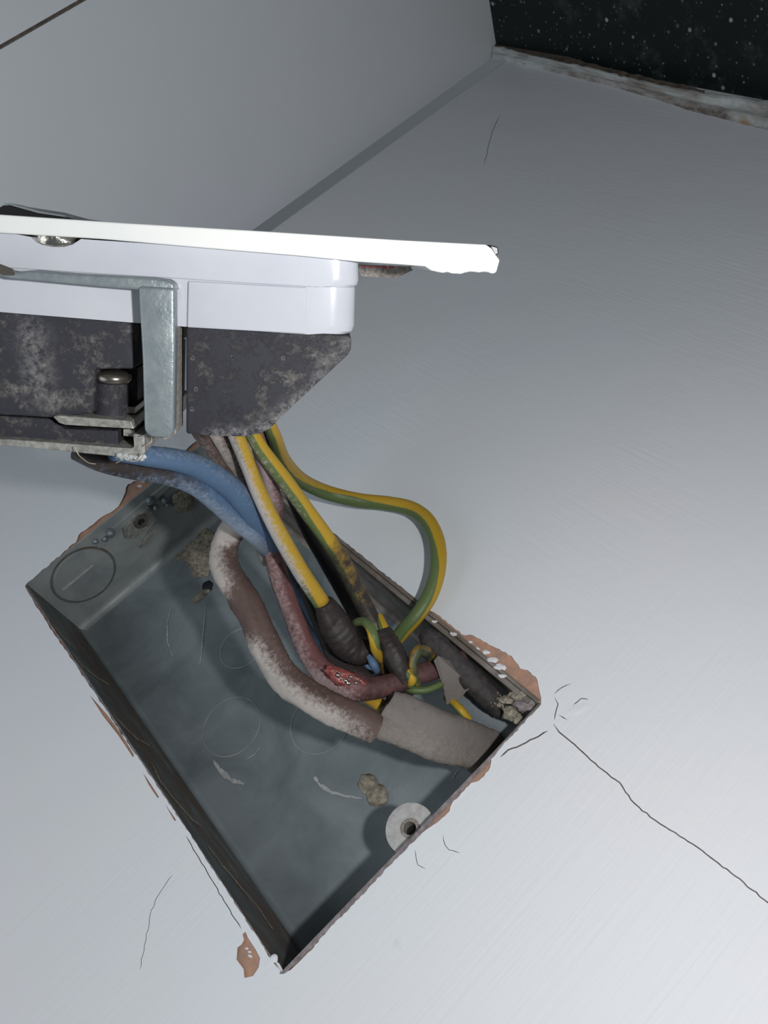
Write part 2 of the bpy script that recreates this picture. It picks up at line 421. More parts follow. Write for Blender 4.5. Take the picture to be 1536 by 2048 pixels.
chips = [
    [(475, 1895), (473, 1919), (487, 1938), (489, 1956), (506, 1952), (517, 1935), (520, 1916), (511, 1899), (496, 1876), (491, 1864), (485, 1868), (488, 1880), (483, 1889)],
    [(180, 1391), (215, 1430), (243, 1468), (268, 1510), (266, 1515), (249, 1489), (236, 1470), (207, 1433)],
    [(286, 1546), (300, 1566), (318, 1594), (315, 1596), (297, 1569)],
    [(330, 1608), (352, 1640), (349, 1642)],
]
def slit(pts, w):
    """closed thin polygon round a crack line (pixels)"""
    l, r = [], []
    for i, p in enumerate(pts):
        a, b = pts[max(i - 1, 0)], pts[min(i + 1, len(pts) - 1)]
        dx, dy = b[0] - a[0], b[1] - a[1]; L = math.hypot(dx, dy)
        ww = w * (1.0 if 0 < i < len(pts) - 1 else 0.25) * 0.5
        l.append((p[0] - dy / L * ww, p[1] + dx / L * ww)); r.append((p[0] + dy / L * ww, p[1] - dx / L * ww))
    return l + r[::-1]
def wob(pts, amp, step, seed):
    r = random.Random(seed); out = [pts[0]]
    for a, b in zip(pts, pts[1:]):
        L = math.hypot(b[0] - a[0], b[1] - a[1]); n = max(1, int(L / step))
        for k in range(1, n + 1):
            t = k / n; e = amp if k < n else 0
            out.append((a[0] + (b[0] - a[0]) * t + r.uniform(-e, e), a[1] + (b[1] - a[1]) * t + r.uniform(-e, e)))
    return out
cracks = [
    (wob([(1001, 1514), (1016, 1500), (1042, 1490), (1068, 1477), (1095, 1462)], 1.5, 9, 1), 3.0),
    (wob([(1107, 1448), (1118, 1464), (1140, 1482), (1165, 1504), (1197, 1534), (1240, 1566), (1262, 1600), (1300, 1634), (1350, 1665), (1412, 1708), (1470, 1752), (1545, 1812)], 1.5, 10, 2), 2.6),
    (wob([(1109, 1440), (1112, 1422), (1116, 1408), (1109, 1395)], 1, 8, 3), 2.0),
    (wob([(1109, 1388), (1122, 1376), (1142, 1367)], 1, 8, 4), 1.6),
    (wob([(1118, 1430), (1128, 1436), (1136, 1441)], .6, 8, 5), 2.2),
    (wob([(1134, 1438), (1141, 1424), (1149, 1408), (1162, 1397), (1174, 1398), (1182, 1410), (1180, 1424)], .8, 6, 12), 1.8),
    (wob([(372, 1672), (398, 1716), (425, 1762), (448, 1802), (470, 1838), (483, 1858)], 1.2, 9, 6), 1.8),
    (wob([(345, 1750), (320, 1785), (300, 1830), (292, 1880), (280, 1940)], 1.8, 9, 7), 1.0),
    (wob([(886, 1670), (890, 1690), (898, 1700), (920, 1706)], 1.2, 7, 8), 1.3),
    (wob([(830, 1700), (836, 1730), (852, 1738)], 1.2, 7, 9), 1.2),
    (wob([(1000, 230), (985, 262), (975, 300), (968, 330)], 1.5, 9, 10), 1.0),
]
loops = [hole] + chips + [slit(p, w) for p, w in cracks]
outer_w = [(X0, Y0), (X1, Y0), (X1, Y1), (X0, Y1)]
lt = [[M(x, y, 0.0) for x, y in outer_w]] + [px(lp, 0.0) for lp in loops]
lb = [[M(x, y, -0.5) for x, y in outer_w]] + [px(lp, -0.5) for lp in loops]
v, f = tess_solid(lt, lb)
paint = mesh('paint_layer', v, f, 'paint', wall)
# dark bottoms of the cracks, greyer raw edge of the cut plaster round the box
parts = []
for p, w in cracks:
    s = slit(p, w * 1.3); n = len(p)
    vv = px(s, -0.42); ff = [(i, i + 1, 2 * n - 2 - i, 2 * n - 1 - i) for i in range(n - 1)]
    parts.append((vv, ff))
v, f = join(parts); mesh('crack', v, f, 'dark', wall)
def edge_strip(name, a, b, w0, w1, h, mat, seed, parent=None):
    dx, dy = b[0] - a[0], b[1] - a[1]; L = math.hypot(dx, dy); nx, ny = dy / L, -dx / L
    r = random.Random(seed); n = int(L / 9); V = []; Fc = []
    for k in range(n + 1):
        t = k / n; i_ = interp(w0, t); o = interp(w1, t) + r.uniform(-1.5, 1.5)
        for off, hh in ((i_, h), (o, h + r.uniform(-.1, .12))):
            V.append(P(a[0] + dx * t + nx * off, a[1] + dy * t + ny * off, hh))
        V.append(P(a[0] + dx * t + nx * i_, a[1] + dy * t + ny * i_, h - 3))
        if k:
            q = 3 * (k - 1); Fc += [(q, q + 1, q + 4, q + 3), (q, q + 3, q + 5, q + 2)]
    return mesh(name, V, Fc, mat, parent or wall, smooth=False)
edge_strip('raw_edge', pR, pB, [(0, -1), (1, -1)], [(0, 2), (.2, 7), (.5, 9), (.8, 10), (1, 8)], -0.12, 'raw', 5)
edge_strip('raw_edge', pB, pL, [(0, -5), (.5, -4), (1, -1)], [(0, -1), (1, 1)], -0.10, 'raw', 6)
# white flakes left inside the chipped area and the filler lumps on the paint
for i, (u, v_, w) in enumerate(((956, 1297, 3), (972, 1304, 5), (986, 1320, 7), (999, 1334, 8), (940, 1284, 3), (907, 1268, 5), (868, 1243, 4), (1004, 1352, 5), (280, 972, 5), (500, 1912, 2.4), (499, 1904, 2), (494, 1897, 2))):
    lump('paint_flake', P(u, v_, -0.45), w * .13, 'white', wall, seed=i, sub=3, amp=.5, scale=(1.5, .2, .8), axes=(w_dir((.85, .5, 0)), Vector((0, 1, 0)), w_dir((-.5, .85, 0))))
lump('filler_lump', P(1160, 1420, -0.3), 2.5, 'paint', wall, seed=3, scale=(1.6, .16, .72), amp=.12, freq=1.6, sub=4, axes=(w_dir((.3, .95, 0)), Vector((0, 1, 0)), w_dir((.95, -.3, 0))))
lump('filler_lump', P(543, 1950, -0.3), 2.4, 'paint', wall, seed=5, scale=(1.1, .14, 1.0), amp=.10)
lump('filler_lump', P(540, 1925, -0.3), 1.2, 'paint', wall, seed=6, scale=(1.0, .3, 1.6), amp=.2)

V = []; Fc = []  # wall edge bent back, shaped to put the corner strip in shade
for i, (x, h) in enumerate(((-85.9, 0), (-88, -.5), (-90.5, -2.2), (-93.5, -5.2), (-98, -10.5), (-104, -17), (-112, -22), (-118, -24))):
    V += [M(x, Y0, h), M(x, Y1, h)]
    if i: Fc.append((2 * i - 2, 2 * i - 1, 2 * i + 1, 2 * i))
mesh('shade_cove', V, Fc, 'paint', wall, smooth=True)

# side panel: a satin board standing at right angles, with a dark joint line
g0 = PE1(0, 97, -100); g1 = PE1(165, -2, -100)
hg = (g0[2] + g1[2]) / 2
wr = tag(box_w((-118, Y0, -1.5), (-100, Y1, hg - 0.6), 'wall_right', 'side'), kind='structure', label='grey-white satin side panel meeting the wall in a dark corner')
box_w((-118, Y0, hg + 0.6), (-100, Y1, hg + 260), 'upper_panel', 'side', wr)
box_w((-118, Y0, hg - 0.6), (-101.2, Y1, hg + 0.6), 'joint', 'dark', wr)

# worktop (its upper face is seen nearly edge on beyond the wall)
k0 = Vector((-101.8, 325.5, 0)); k1 = Vector((52.3, 313.7, 0)); kd = (k1 - k0).normalized(); kn = Vector((-kd[1], kd[0], 0))
if kn[1] < 0: kn = -kn
def KP(s, dn, h): q = k0 + kd * s + kn * dn; return M(q[0], q[1], h)
top = [KP(1.8, 0, 0), KP(560, 0, 0), KP(560, 0, 400), KP(1.8, 0, 400)]; bot = [KP(1.8, 30, 0), KP(560, 30, 0), KP(560, 30, 400), KP(1.8, 30, 400)]
v, f = prism_vf(top, bot)
tag(mesh('worktop', v, f, 'granite', bevel=0.6), 'black white-speckled stone worktop in the upper right corner', 'worktop')
# sealant bead with two ridges between worktop and wall
up = [(986, 90), (1040, 103), (1100, 118), (1170, 132), (1240, 150), (1310, 166), (1390, 182), (1470, 192), (1560, 205)]
dn = [(984, 117), (1040, 128), (1100, 143), (1170, 160), (1240, 178), (1310, 198), (1390, 224), (1470, 244), (1560, 266)]
V = []; Fc = []; prof = [(0, 3.2), (.16, 3.8), (.3, 2.6), (.42, 1.4), (.55, 2.2), (.7, 1.9), (.82, .8), (1, 0.02)]
r = random.Random(3)
def lerp2(A, t):
    k = t * (len(A) - 1); i = min(int(k), len(A) - 2); s = k - i
    return (A[i][0] + (A[i + 1][0] - A[i][0]) * s, A[i][1] + (A[i + 1][1] - A[i][1]) * s)
NN = 90
for i in range(NN + 1):
    a, b = lerp2(up, i / NN), lerp2(dn, i / NN)
    for t, h in prof:
        jx = noise.noise(Vector((i * .35, t * 3, 0))) * 3.0 * (1 if t in (0, 1) else .6)
        V.append(P(a[0] + (b[0] - a[0]) * t, a[1] + (b[1] - a[1]) * t + jx, h * (1 + .35 * noise.noise(Vector((i * .2, t * 4, 5))))))
    if i:
        n = len(prof)
        for k in range(n - 1): Fc.append(((i - 1) * n + k, (i - 1) * n + k + 1, i * n + k + 1, i * n + k))
tag(mesh('sealant_bead', V, Fc, 'caulk', smooth=True), 'old dirty white sealant bead along the edge of the black worktop', 'sealant')
# brown residue left on the stone next to the bead
V = []; Fc = []
for i in range(61):
    t = i / 60; a = (988 + 420 * t, 91 + 94 * t); w = (44 * (1 - t) ** 5 + 5 + 4 * noise.noise(Vector((i * .4, 0, 0))))
    for k, s in enumerate((0.5, -1)):
        q = P(a[0] + (2 if s < 0 else 0), a[1] + (5 if s > 0 else -w), 3.2 if s > 0 else 3.4)
        V.append(q)
    if i: Fc.append((2 * i - 2, 2 * i - 1, 2 * i + 1, 2 * i))
tag(mesh('residue_strip', V, Fc, 'residue'), 'thin brown adhesive residue above the sealant bead at the corner', 'residue')

# ------------------------------------------------------------------ the metal back box
D = -30.0; TH = 1.0
bx = empty('back_box', M(73, 37.5, D))
tag(bx, 'recessed galvanised steel electrical box set in the white wall', 'electrical box')
E1, E2 = 146.3, 75.0
# floor panel with knockout grooves: floor is a slab, knockouts are separate discs
def disc_vf(cen, ax, ay, nrm, r0, r1, h0, h1, n=40, a0=0, a1=2 * math.pi):
    """ring (or disc when r0=0) with thickness h0..h1 along nrm (mm)"""
    full = abs(a1 - a0 - 2 * math.pi) < 1e-6; m = n if full else n + 1
    V = []; Fc = []
    for i in range(m):
        a = a0 + (a1 - a0) * i / n; d = ax * math.cos(a) + ay * math.sin(a)
        for rr, hh in ((r1, h0), (r1, h1), (r0, h1), (r0, h0)): V.append(cen + (d * rr + nrm * hh) * .001)
    for i in range(n):
        j = (i + 1) % m
        for k in range(4):
            k2 = (k + 1) % 4; Fc.append((4 * i + k, 4 * i + k2, 4 * j + k2, 4 * j + k))
    if not full:
        Fc += [(0, 1, 2, 3), (4 * (m - 1) + 3, 4 * (m - 1) + 2, 4 * (m - 1) + 1, 4 * (m - 1))]
    return V, Fc
ex, ey, en = w_dir((1, 0, 0)), w_dir((0, 1, 0)), w_dir((0, 0, 1))
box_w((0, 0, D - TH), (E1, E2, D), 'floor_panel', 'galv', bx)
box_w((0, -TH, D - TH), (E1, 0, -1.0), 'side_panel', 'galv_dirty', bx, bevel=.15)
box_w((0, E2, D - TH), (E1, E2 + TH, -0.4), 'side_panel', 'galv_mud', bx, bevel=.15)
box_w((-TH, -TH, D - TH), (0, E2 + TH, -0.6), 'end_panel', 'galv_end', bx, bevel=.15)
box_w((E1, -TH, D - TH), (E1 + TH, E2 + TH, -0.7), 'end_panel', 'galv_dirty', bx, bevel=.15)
# bent corners (fillets) along the floor
def fillet(a, b, ina, inb, r, name, mat):
    V = []; Fc = []; n = 6
    for end in (a, b):
        for k in range(n + 1):
            t = math.pi / 2 * k / n
            V.append(Vector(end) + Vector(ina) * (r - r * math.sin(t)) + Vector(inb) * (r - r * math.cos(t)))
        V.append(Vector(end))
    m = n + 2
    for k in range(n): Fc.append((k, k + 1, m + k + 1, m + k))
    return mesh(name, [M(*q) for q in V], Fc, mat, bx, smooth=True)
fillet((0, 0, D), (0, E2, D), (1, 0, 0), (0, 0, 1), 2.4, 'bent_corner', 'galv_end')
fillet((0, 0, D), (E1, 0, D), (0, 1, 0), (0, 0, 1), 1.6, 'bent_corner', 'galv')
fillet((0, E2, D), (E1, E2, D), (0, -1, 0), (0, 0, 1), 1.6, 'bent_corner', 'galv_mud')
# raised rib just inside the end fold
fr = []
q0, q1 = Wl(262, 1152, D), Wl(395, 1052, D)
V = []; Fc = []
for i in range(13):
    t = i / 12; q = q0.lerp(q1, t); hh = 1.0 * math.sin(math.pi * min(1, max(0, t)))**.4 if 0 < t < 1 else 0
    for k in range(7):
        s = -1 + k / 3; V.append(M(q[0] + s * 1.5, q[1], D + .02 + hh * (1 - s * s)))
    if i:
        for k in range(6): Fc.append(((i - 1) * 7 + k, (i - 1) * 7 + k + 1, i * 7 + k + 1, i * 7 + k))
mesh('rib', V, Fc, 'galv_end', bx, smooth=True)
# flange strip and ridge along the far long wall
box_w((4, E2 - 1.3, -2.2), (E1 - 2, E2, -1.2), 'flange', 'galv_mud', bx, bevel=.2)
box_w((30, E2 - .8, -7.5), (E1 - 8, E2, -6.2), 'ridge', 'galv_mud', bx, bevel=.25)
# knockouts on the floor
for (u, v_, rr) in ((463, 1453, 9.2), (640, 1447, 9.0), (482, 1296, 7.2)):
    q = Wl(u, v_, D)
    vf = disc_vf(M(*q), ex, ey, en, rr - 0.45, rr, -0.1, 0.16)
    ko = mesh('knockout_ring', *vf, 'galv_end', bx, smooth=False)
    V, Fc = disc_vf(M(*q), ex, ey, en, 0.05, rr - .55, -0.1, 0.10)
    mesh('knockout', V, Fc, 'galv', bx)
# knockout with stamped line on the end wall
q = PE1(168, 1150, 0.0)
V, Fc = disc_vf(M(q[0], q[1], q[2]), ey, en, ex, 10.2, 10.9, -0.2, 0.12, 48); mesh('knockout_ring', V, Fc, 'galv_dirty', bx)
V, Fc = disc_vf(M(q[0], q[1], q[2]), ey, en, ex, 0.05, 10.0, -0.2, 0.45, 48); mesh('knockout', V, Fc, 'galv_end', bx, bevel=.12)
a, b = PE1(125, 1180, .5), PE1(186, 1130, .5)
dv = (b - a).normalized(); sd = Vector((0, -dv[2], dv[1]))
V, Fc = prism_vf([M(*(a - sd * .35)), M(*(b - sd * .2)), M(*(b + sd * .2)), M(*(a + sd * .35))], [M(*(p + Vector((.35, 0, 0)))) for p in ((a - sd * .35), (b - sd * .2), (b + sd * .2), (a + sd * .35))])
mesh('stamped_line', V, Fc, 'lugm', bx)
# adjustable fixing lug on the end wall
def end_poly(pts, x0, x1, name, mat, parent=bx, bevel=.15):
    q = [PE1(u, v_, x1) for u, v_ in pts]
    V, Fc = prism_vf([M(*p) for p in q], [M(x0, p[1], p[2]) for p in q])
    return mesh(name, V, Fc, mat, parent, bevel=bevel)
sl = end_poly([(248, 1056), (297, 1014), (309, 1030), (300, 1052), (272, 1076), (252, 1078)], 0, 2.0, 'lug', 'steel_thin')
tag(sl, 'small adjustable steel lug with a screw hole')
q = PE1(281, 1042, 2.0)
V, Fc = disc_vf(M(*q), ey, en, ex, 1.2, 2.6, -.1, .7, 24); mesh('screw_boss', V, Fc, 'screw', sl, bevel=.1)
V, Fc = disc_vf(M(*q), ey, en, ex, .05, 1.2, -.1, .15, 20); mesh('screw_hole', V, Fc, 'black', sl)
end_poly([(190, 1086), (240, 1045), (303, 992), (345, 958), (350, 966), (310, 1003), (246, 1056), (198, 1098)], 0, .9, 'slide_strip', 'galv_end')
end_poly([(275, 1092), (292, 1077), (300, 1060), (318, 1045), (312, 1060), (296, 1086), (284, 1098)], 0, 1.0, 'lug_tab', 'steel_thin')
for i, (u, v_, rr) in enumerate(((221, 1066, 1.5), (300, 1001, 1.6), (311, 1016, 1.1), (328, 1001, 1.2), (191, 1083, .9), (210, 1078, 1.0), (335, 1010, 1.0))):
    q = PE1(u, v_, 1.4); lump('rivet', M(*q), rr, 'strap', bx, seed=i, sub=3, amp=.12)
# plaster showing through the hole at the top of the end wall and in the floor slots
q = PE1(368, 1002, 1.0); lump('mortar_plug', M(*q), 3.6, 'chunk', bx, seed=21, scale=(.35, 1.3, 1.1), amp=.25)
def floor_slot(u0, v0, u1, v1, w, hgt, name, mat, seed):
    a, b = Wl(u0, v0, D), Wl(u1, v1, D); m = (a + b) / 2; d = (b - a); L = d.length; d.normalize()
    return lump(name, M(m[0], m[1], D), 1.0, mat, bx, seed=seed, sub=3, scale=(L / 2, hgt, w), amp=.18, axes=(w_dir(d), w_dir((0, 0, 1)), w_dir((-d[1], d[0], 0))))
floor_slot(383, 1206, 421, 1176, 1.7, .5, 'slot_plug', 'chunk', 31)
floor_slot(405, 1178, 426, 1166, 2.4, .35, 'slot_opening', 'black', 33)
floor_slot(722, 1552, 752, 1586, 2.6, 1.1, 'slot_plug', 'chunk', 35)
floor_slot(738, 1576, 770, 1608, 2.9, 1.4, 'slot_plug', 'chunk', 38)
# old cement stain on the floor (grey-green lump of skim)
stain = jag([(352, 1108), (385, 1080), (412, 1050), (428, 1075), (432, 1120), (415, 1150), (390, 1160), (378, 1128), (352, 1118)], 3, 9, 5)
V, Fc = tess_solid([px(stain, D + .3)], [px(stain, D)]); mesh('cement_skim', V, Fc, 'chunk', bx)
# white paint smears on the floor
def smear(pts, ws, seed):
    r = random.Random(seed); L_, R_ = [], []
    pp = wob(pts, .8, 5, seed); n = len(pp)
    for i, p in enumerate(pp):
        a, b = pp[max(i - 1, 0)], pp[min(i + 1, n - 1)]; dx, dy = b[0] - a[0], b[1] - a[1]; l = math.hypot(dx, dy) or 1
        w = interp(ws, i / (n - 1)) * .5 * r.uniform(.5, 1.25)
        L_.append((p[0] - dy / l * w, p[1] + dx / l * w)); R_.append((p[0] + dy / l * w, p[1] - dx / l * w))
    s = L_ + R_[::-1]
    V = px(s, D + .22) ; Fc = [(i, i + 1, 2 * n - 2 - i, 2 * n - 1 - i) for i in range(n - 1)]
    mesh('paint_smear', V, Fc, 'smearw', bx)
smear([(427, 1520), (437, 1537), (452, 1552), (468, 1562), (488, 1568)], [(0, 3), (.3, 12), (.6, 11), (1, 6)], 1)
smear([(629, 1554), (640, 1570), (660, 1583), (690, 1592), (724, 1597)], [(0, 6), (.25, 8), (.6, 5), (1, 2)], 2)
smear([(341, 1216), (334, 1250), (335, 1285), (346, 1312)], [(0, 1.5), (.5, 2.5), (1, 1.5)], 3)
smear([(412, 1210), (405, 1280), (400, 1330)], [(0, 1.5), (.5, 3), (1, 1)], 4)
smear([(735, 1600), (760, 1590), (782, 1575)], [(0, 1.2), (1, .8)], 5)
smear([(494, 1517), (508, 1510), (520, 1495)], [(0, 1), (.6, 2.4), (1, 1)], 6)
smear([(906, 1557), (912, 1545), (922, 1538)], [(0, 3), (1, 2)], 7)
# scratches on the near long wall
for i, pts in enumerate(([(140, 1302), (165, 1332), (190, 1352), (218, 1370)], [(226, 1428), (250, 1455), (275, 1478), (300, 1492)], [(303, 1525), (320, 1562), (350, 1600), (385, 1640), (402, 1652)], [(415, 1690), (440, 1725), (478, 1770), (520, 1820), (545, 1858)], [(100, 1240), (118, 1265), (140, 1290)])):
    V = []; Fc = []; n = len(pts)
    for k, (u, v_) in enumerate(wob(pts, .8, 10, i)):
        w = 1.8 if 0 < k else .6
        for s in (-w, w): V.append(M(*PE2(u - s * .7, v_ + s * .7, .12)))
        if k: Fc.append((2 * k - 2, 2 * k - 1, 2 * k + 1, 2 * k))
    mesh('scratch', V, Fc, 'chunk', bx)
# fixed screw lug at the near end wall
lug_c = P(820, 1657, -4.0)
V, Fc = disc_vf(lug_c, ex, ey, en, 1.45, 5.5, -1.3, 0, 48)
lg = mesh('lug', V, Fc, 'lugm', bx, bevel=.12); tag(lg, 'round steel lug with a threaded hole')
V, Fc = disc_vf(lug_c, ex, ey, en, 1.4, 2.1, -3.2, 0.25, 32); mesh('threaded_collar', V, Fc, 'strap_side', lg)
V, Fc = disc_vf(lug_c, ex, ey, en, 0.05, 1.5, -3.4, -2.6, 24); mesh('screw_hole', V, Fc, 'black', lg)

# ------------------------------------------------------------------ the socket pulled out of the wall
SX = (ROW[0] + ROW[1] * 0.062 + ROW[2] * 0.095).normalized()
SA = (ROW[2] + ROW[0] * -0.074 + ROW[1] * -0.345); SA = (SA - SX * SA.dot(SX)).normalized()
SO = CAM + ray(1000, 490) * 102
def SP(u, v_, a):                                  # pixel on the socket's plane at depth a mm behind its near edge
    d = ray(u, v_); s = ((SO - CAM).dot(SA) + a) / d.dot(SA); return M(*(CAM + d * s))
aw = w_dir(SA); xw = w_dir(SX); sw = aw.cross(xw)
if sw.dot(cy) > 0: sw = -sw                         # sw = towards the back of the socket (down in the picture)
sock = empty('wall_socket', SP(400, 560, 30))
tag(sock, 'white wall socket unscrewed and hanging in front of the box, edge-on', 'socket')
def sprism(name, pts, a0, a1, mat, parent=sock, bevel=.25, smooth=False, seg=2, dustf=None, sub=0):
    near = [SP(u, v_, a0) for u, v_ in pts]; far = [p + aw * ((a1 - a0) * .001) for p in near]
    V, Fc = prism_vf(near, far)
    return mesh(name, V, Fc, mat, parent, bevel=bevel, smooth=smooth, seg=seg)
def sround(name, pts, a0, a1, R, uth, mat, parent=sock, smooth=True):
    layers = []
    for k in range(8):
        th = math.pi / 2 * k / 7; a = R * (1 - math.cos(th)); ins = R * (1 - math.sin(th))
        layers.append([SP(u, v_, a0) + aw * (a * .001) - (xw * (ins * .001) if u > uth else Vector()) for u, v_ in pts])
    layers.append([SP(u, v_, a0) + aw * ((a1 - a0) * .001) for u, v_ in pts])
    n = len(pts); V = [p for l in layers for p in l]; Fc = [tuple(range(n)), tuple(range(len(V) - 1, len(V) - n - 1, -1))]
    for k in range(len(layers) - 1):
        for i in range(n): Fc.append((k * n + i, k * n + (i + 1) % n, (k + 1) * n + (i + 1) % n, (k + 1) * n + i))
    o = mesh(name, V, Fc, mat, parent, smooth=True); o.data.set_sharp_from_angle(angle=0.42); return o
def arc(cxp, cyp, r, a0, a1, n):
    return [(cxp + r * math.cos(math.radians(a0 + (a1 - a0) * i / n)), cyp + r * math.sin(math.radians(a0 + (a1 - a0) * i / n))) for i in range(n + 1)]
XL = -1100
r = random.Random(4)
drip = [(1000, 520), (993, 545), (985, 548)] + [(985 - 9 * i, 546 + r.uniform(-3, 2.5)) for i in range(1, 13)] + [(862, 541), (850, 533), (800, 529), (720, 524), (600, 512), (420, 497), (200, 478), (0, 466), (XL, 398)]
plate = sprism('faceplate', [(XL, 364), (0, 429), (250, 446), (520, 462), (800, 480), (972, 489), (984, 497), (992, 510)] + drip, 0, 86, 'platew', bevel=.22)
sprism('end_cap', [(978, 489), (996, 494), (998, 507), (990, 512)], .8, 5, 'black', bevel=.15)
# upper and lower body slabs, the upper one with a half-moon notch
n_arc = [(62, 474), (70, 483), (84, 490), (105, 494), (128, 494), (145, 489), (156, 482), (162, 478)]
up_slab = [(XL, 392), (0, 462)] + n_arc + [(400, 494), (560, 506), (640, 511), (718, 517)] + [(719, 562), (716, 572), (708, 577)] + [(640, 574), (500, 566), (350, 556), (0, 534), (XL, 466)]
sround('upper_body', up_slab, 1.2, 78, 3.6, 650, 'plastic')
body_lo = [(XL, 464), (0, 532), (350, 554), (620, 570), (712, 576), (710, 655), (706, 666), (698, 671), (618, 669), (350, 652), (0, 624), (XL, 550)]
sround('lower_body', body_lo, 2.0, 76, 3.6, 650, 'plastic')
sprism('skirt_panel', [(376, 562), (614, 575), (612, 668), (374, 655)], 1.6, 4, 'plastic', bevel=.2)
sc_ = SP(112, 480, 3.2); lump('fixing_screw', sc_, 2.7, 'bright', sock, seed=2, sub=3, scale=(1.1, .8, .7), amp=.12, axes=(xw, aw, sw))
sprism('notch_wall', [(58, 470), (166, 476), (166, 500), (58, 497)], 5.2, 7, 'screw', bevel=0)
# label on the hidden back of the plate
st = sprism('back_label', [(712, 529), (820, 533), (826, 540), (790, 557), (722, 552)], 26, 27, 'strap_side', bevel=0)
tag(st, 'grey label with traces of red print')
for i in range(5): sprism('red_mark', [(722 + 14 * i, 531 + i * .6), (731 + 14 * i, 531.5 + i * .6), (732 + 14 * i, 534.5 + i * .6), (723 + 14 * i, 534 + i * .6)], 25.9, 26, 'red', st, bevel=0)
# rocker edge showing above the plate
rk = sprism('rocker_switch', [(-40, 418), (0, 414), (10, 408), (18, 408), (76, 424), (130, 432), (160, 445), (60, 452), (-40, 452)], 7, 30, 'black', bevel=.15)
sprism('rocker_edge', [(8, 406.5), (18, 406), (78, 422.5), (130, 431), (130, 434), (76, 426), (18, 410), (8, 411)], 6, 10, 'strap', rk, bevel=0)
# black moulding: right block with cut corner, left block with recess and screw boss
bl_r = [(372, 650), (690, 671), (703, 676), (702, 698), (696, 710), (640, 762), (560, 836), (542, 856), (520, 868), (484, 874), (420, 872), (372, 868)]
def dustmesh(o, fn):
    me = o.data; a = me.attributes.new('dust', 'FLOAT', 'POINT')
    org = ORG[o.name]
    a.data.foreach_set('value', [fn(v.co + org) for v in me.vertices])
def gridded_prism(name, pts, a0, a1, mat, parent, step, fn):
    """front face finely gridded so that dust can gather at the edges"""
    o = sprism(name, pts, a0, a1, mat, parent, bevel=.35, smooth=True, seg=3)
    bm = bmesh.new(); bm.from_mesh(o.data)
    bmesh.ops.triangulate(bm, faces=bm.faces)
    for _ in range(4):
        ed = [e for e in bm.edges if e.calc_length() > step * .001]
        if not ed: break
        bmesh.ops.subdivide_edges(bm, edges=ed, cuts=1)
        bmesh.ops.triangulate(bm, faces=bm.faces)
    bm.to_mesh(o.data); bm.free()
    for p_ in o.data.polygons: p_.use_smooth = True
    o.data.set_sharp_from_angle(angle=0.5)
    dustmesh(o, fn); return o
def seg_d(p, a, b):
    ab = b - a; t = max(0, min(1, (p - a).dot(ab) / ab.length_squared)); return (p - (a + ab * t)).length * 1000
e_pts = [SP(u, v_, 4) for u, v_ in ((640, 770), (542, 852), (500, 872), (430, 872))]
e2a, e2b = SP(690, 690, 4), SP(640, 740, 4)
def dust_r(p):
    d = min(seg_d(p, e_pts[i], e_pts[i + 1]) for i in range(3)); d2 = seg_d(p, e2a, e2b)
    return max(0, 1.0 - d / 2.2) * .8 + max(0, 1 - d2 / 2.2) * .35
gridded_prism('black_moulding', bl_r, 3.2, 52, 'boot', sock, 1.2, dust_r)
bl_l = [(XL, 546), (0, 620), (262, 640), (268, 650), (268, 738), (190, 738), (187, 826), (108, 836), (0, 830), (XL, 770)]
gridded_prism('black_moulding', bl_l, 3.0, 50, 'boot', sock, 2.5, lambda p: max(0, 1 - seg_d(p, SP(60, 660, 3), SP(80, 790, 3)) / 3.0) * .35)
sprism('recess_back', [(180, 730), (275, 736), (275, 880), (60, 880), (60, 826), (180, 826)], 9.5, 50, 'boot2', bevel=0)
sprism('lower_moulding', [(XL, 770), (0, 832), (100, 838), (128, 858), (236, 862), (236, 898), (0, 880), (XL, 820)], 4.2, 50, 'boot2', bevel=.2)
# cylindrical screw boss and its domed screw
cb = SP(222, 800, 6.5)
V = []; Fc = []; n = 28
for s_, rr in ((-3.0, 2.5), (3.2, 2.5)):
    for k in range(n):
        a = 2 * math.pi * k / n; V.append(cb + (xw * math.cos(a) * rr + aw * math.sin(a) * rr + sw * s_) * .001)
Fc = [tuple(range(n)), tuple(range(2 * n - 1, n - 1, -1))] + [(k, (k + 1) % n, n + (k + 1) % n, n + k) for k in range(n)]
mesh('screw_boss', V, Fc, 'boot2', sock, smooth=False, bevel=.15)
V = []; Fc = []
prof2 = [(0.01, -.95), (1.2, -.9), (2.0, -.65), (2.45, -.2), (2.45, .35), (2.2, .8), (.01, .9)]
cs_ = SP(227, 753, 5.2)
for rr, s_ in prof2:
    for k in range(n):
        a = 2 * math.pi * k / n; V.append(cs_ + (xw * math.cos(a) * rr + aw * math.sin(a) * rr + sw * s_) * .001)
for j in range(len(prof2) - 1):
    for k in range(n): Fc.append((j * n + k, j * n + (k + 1) % n, (j + 1) * n + (k + 1) % n, (j + 1) * n + k))
mesh('terminal_screw', V, Fc, 'screw', sock, smooth=True)
# small steel parts low on the left
sprism('steel_plate', [(106, 834), (112, 831), (262, 842), (268, 858), (130, 850), (118, 846)], 2.0, 30, 'steel_thin', bevel=.12)
sprism('steel_bracket', [(XL, 830), (20, 879), (262, 897), (268, 894), (266, 868), (288, 870), (290, 905), (284, 913), (262, 916), (20, 892), (XL, 846)], 2.4, 40, 'steel_thin', bevel=.15)
sprism('clamp', [(246, 858), (270, 860), (270, 874), (246, 872)], 5.0, 20, 'steel_thin', bevel=.1)
sprism('clamp', [(236, 812), (270, 814), (270, 828), (236, 826)], 6.0, 20, 'screw', bevel=.1)
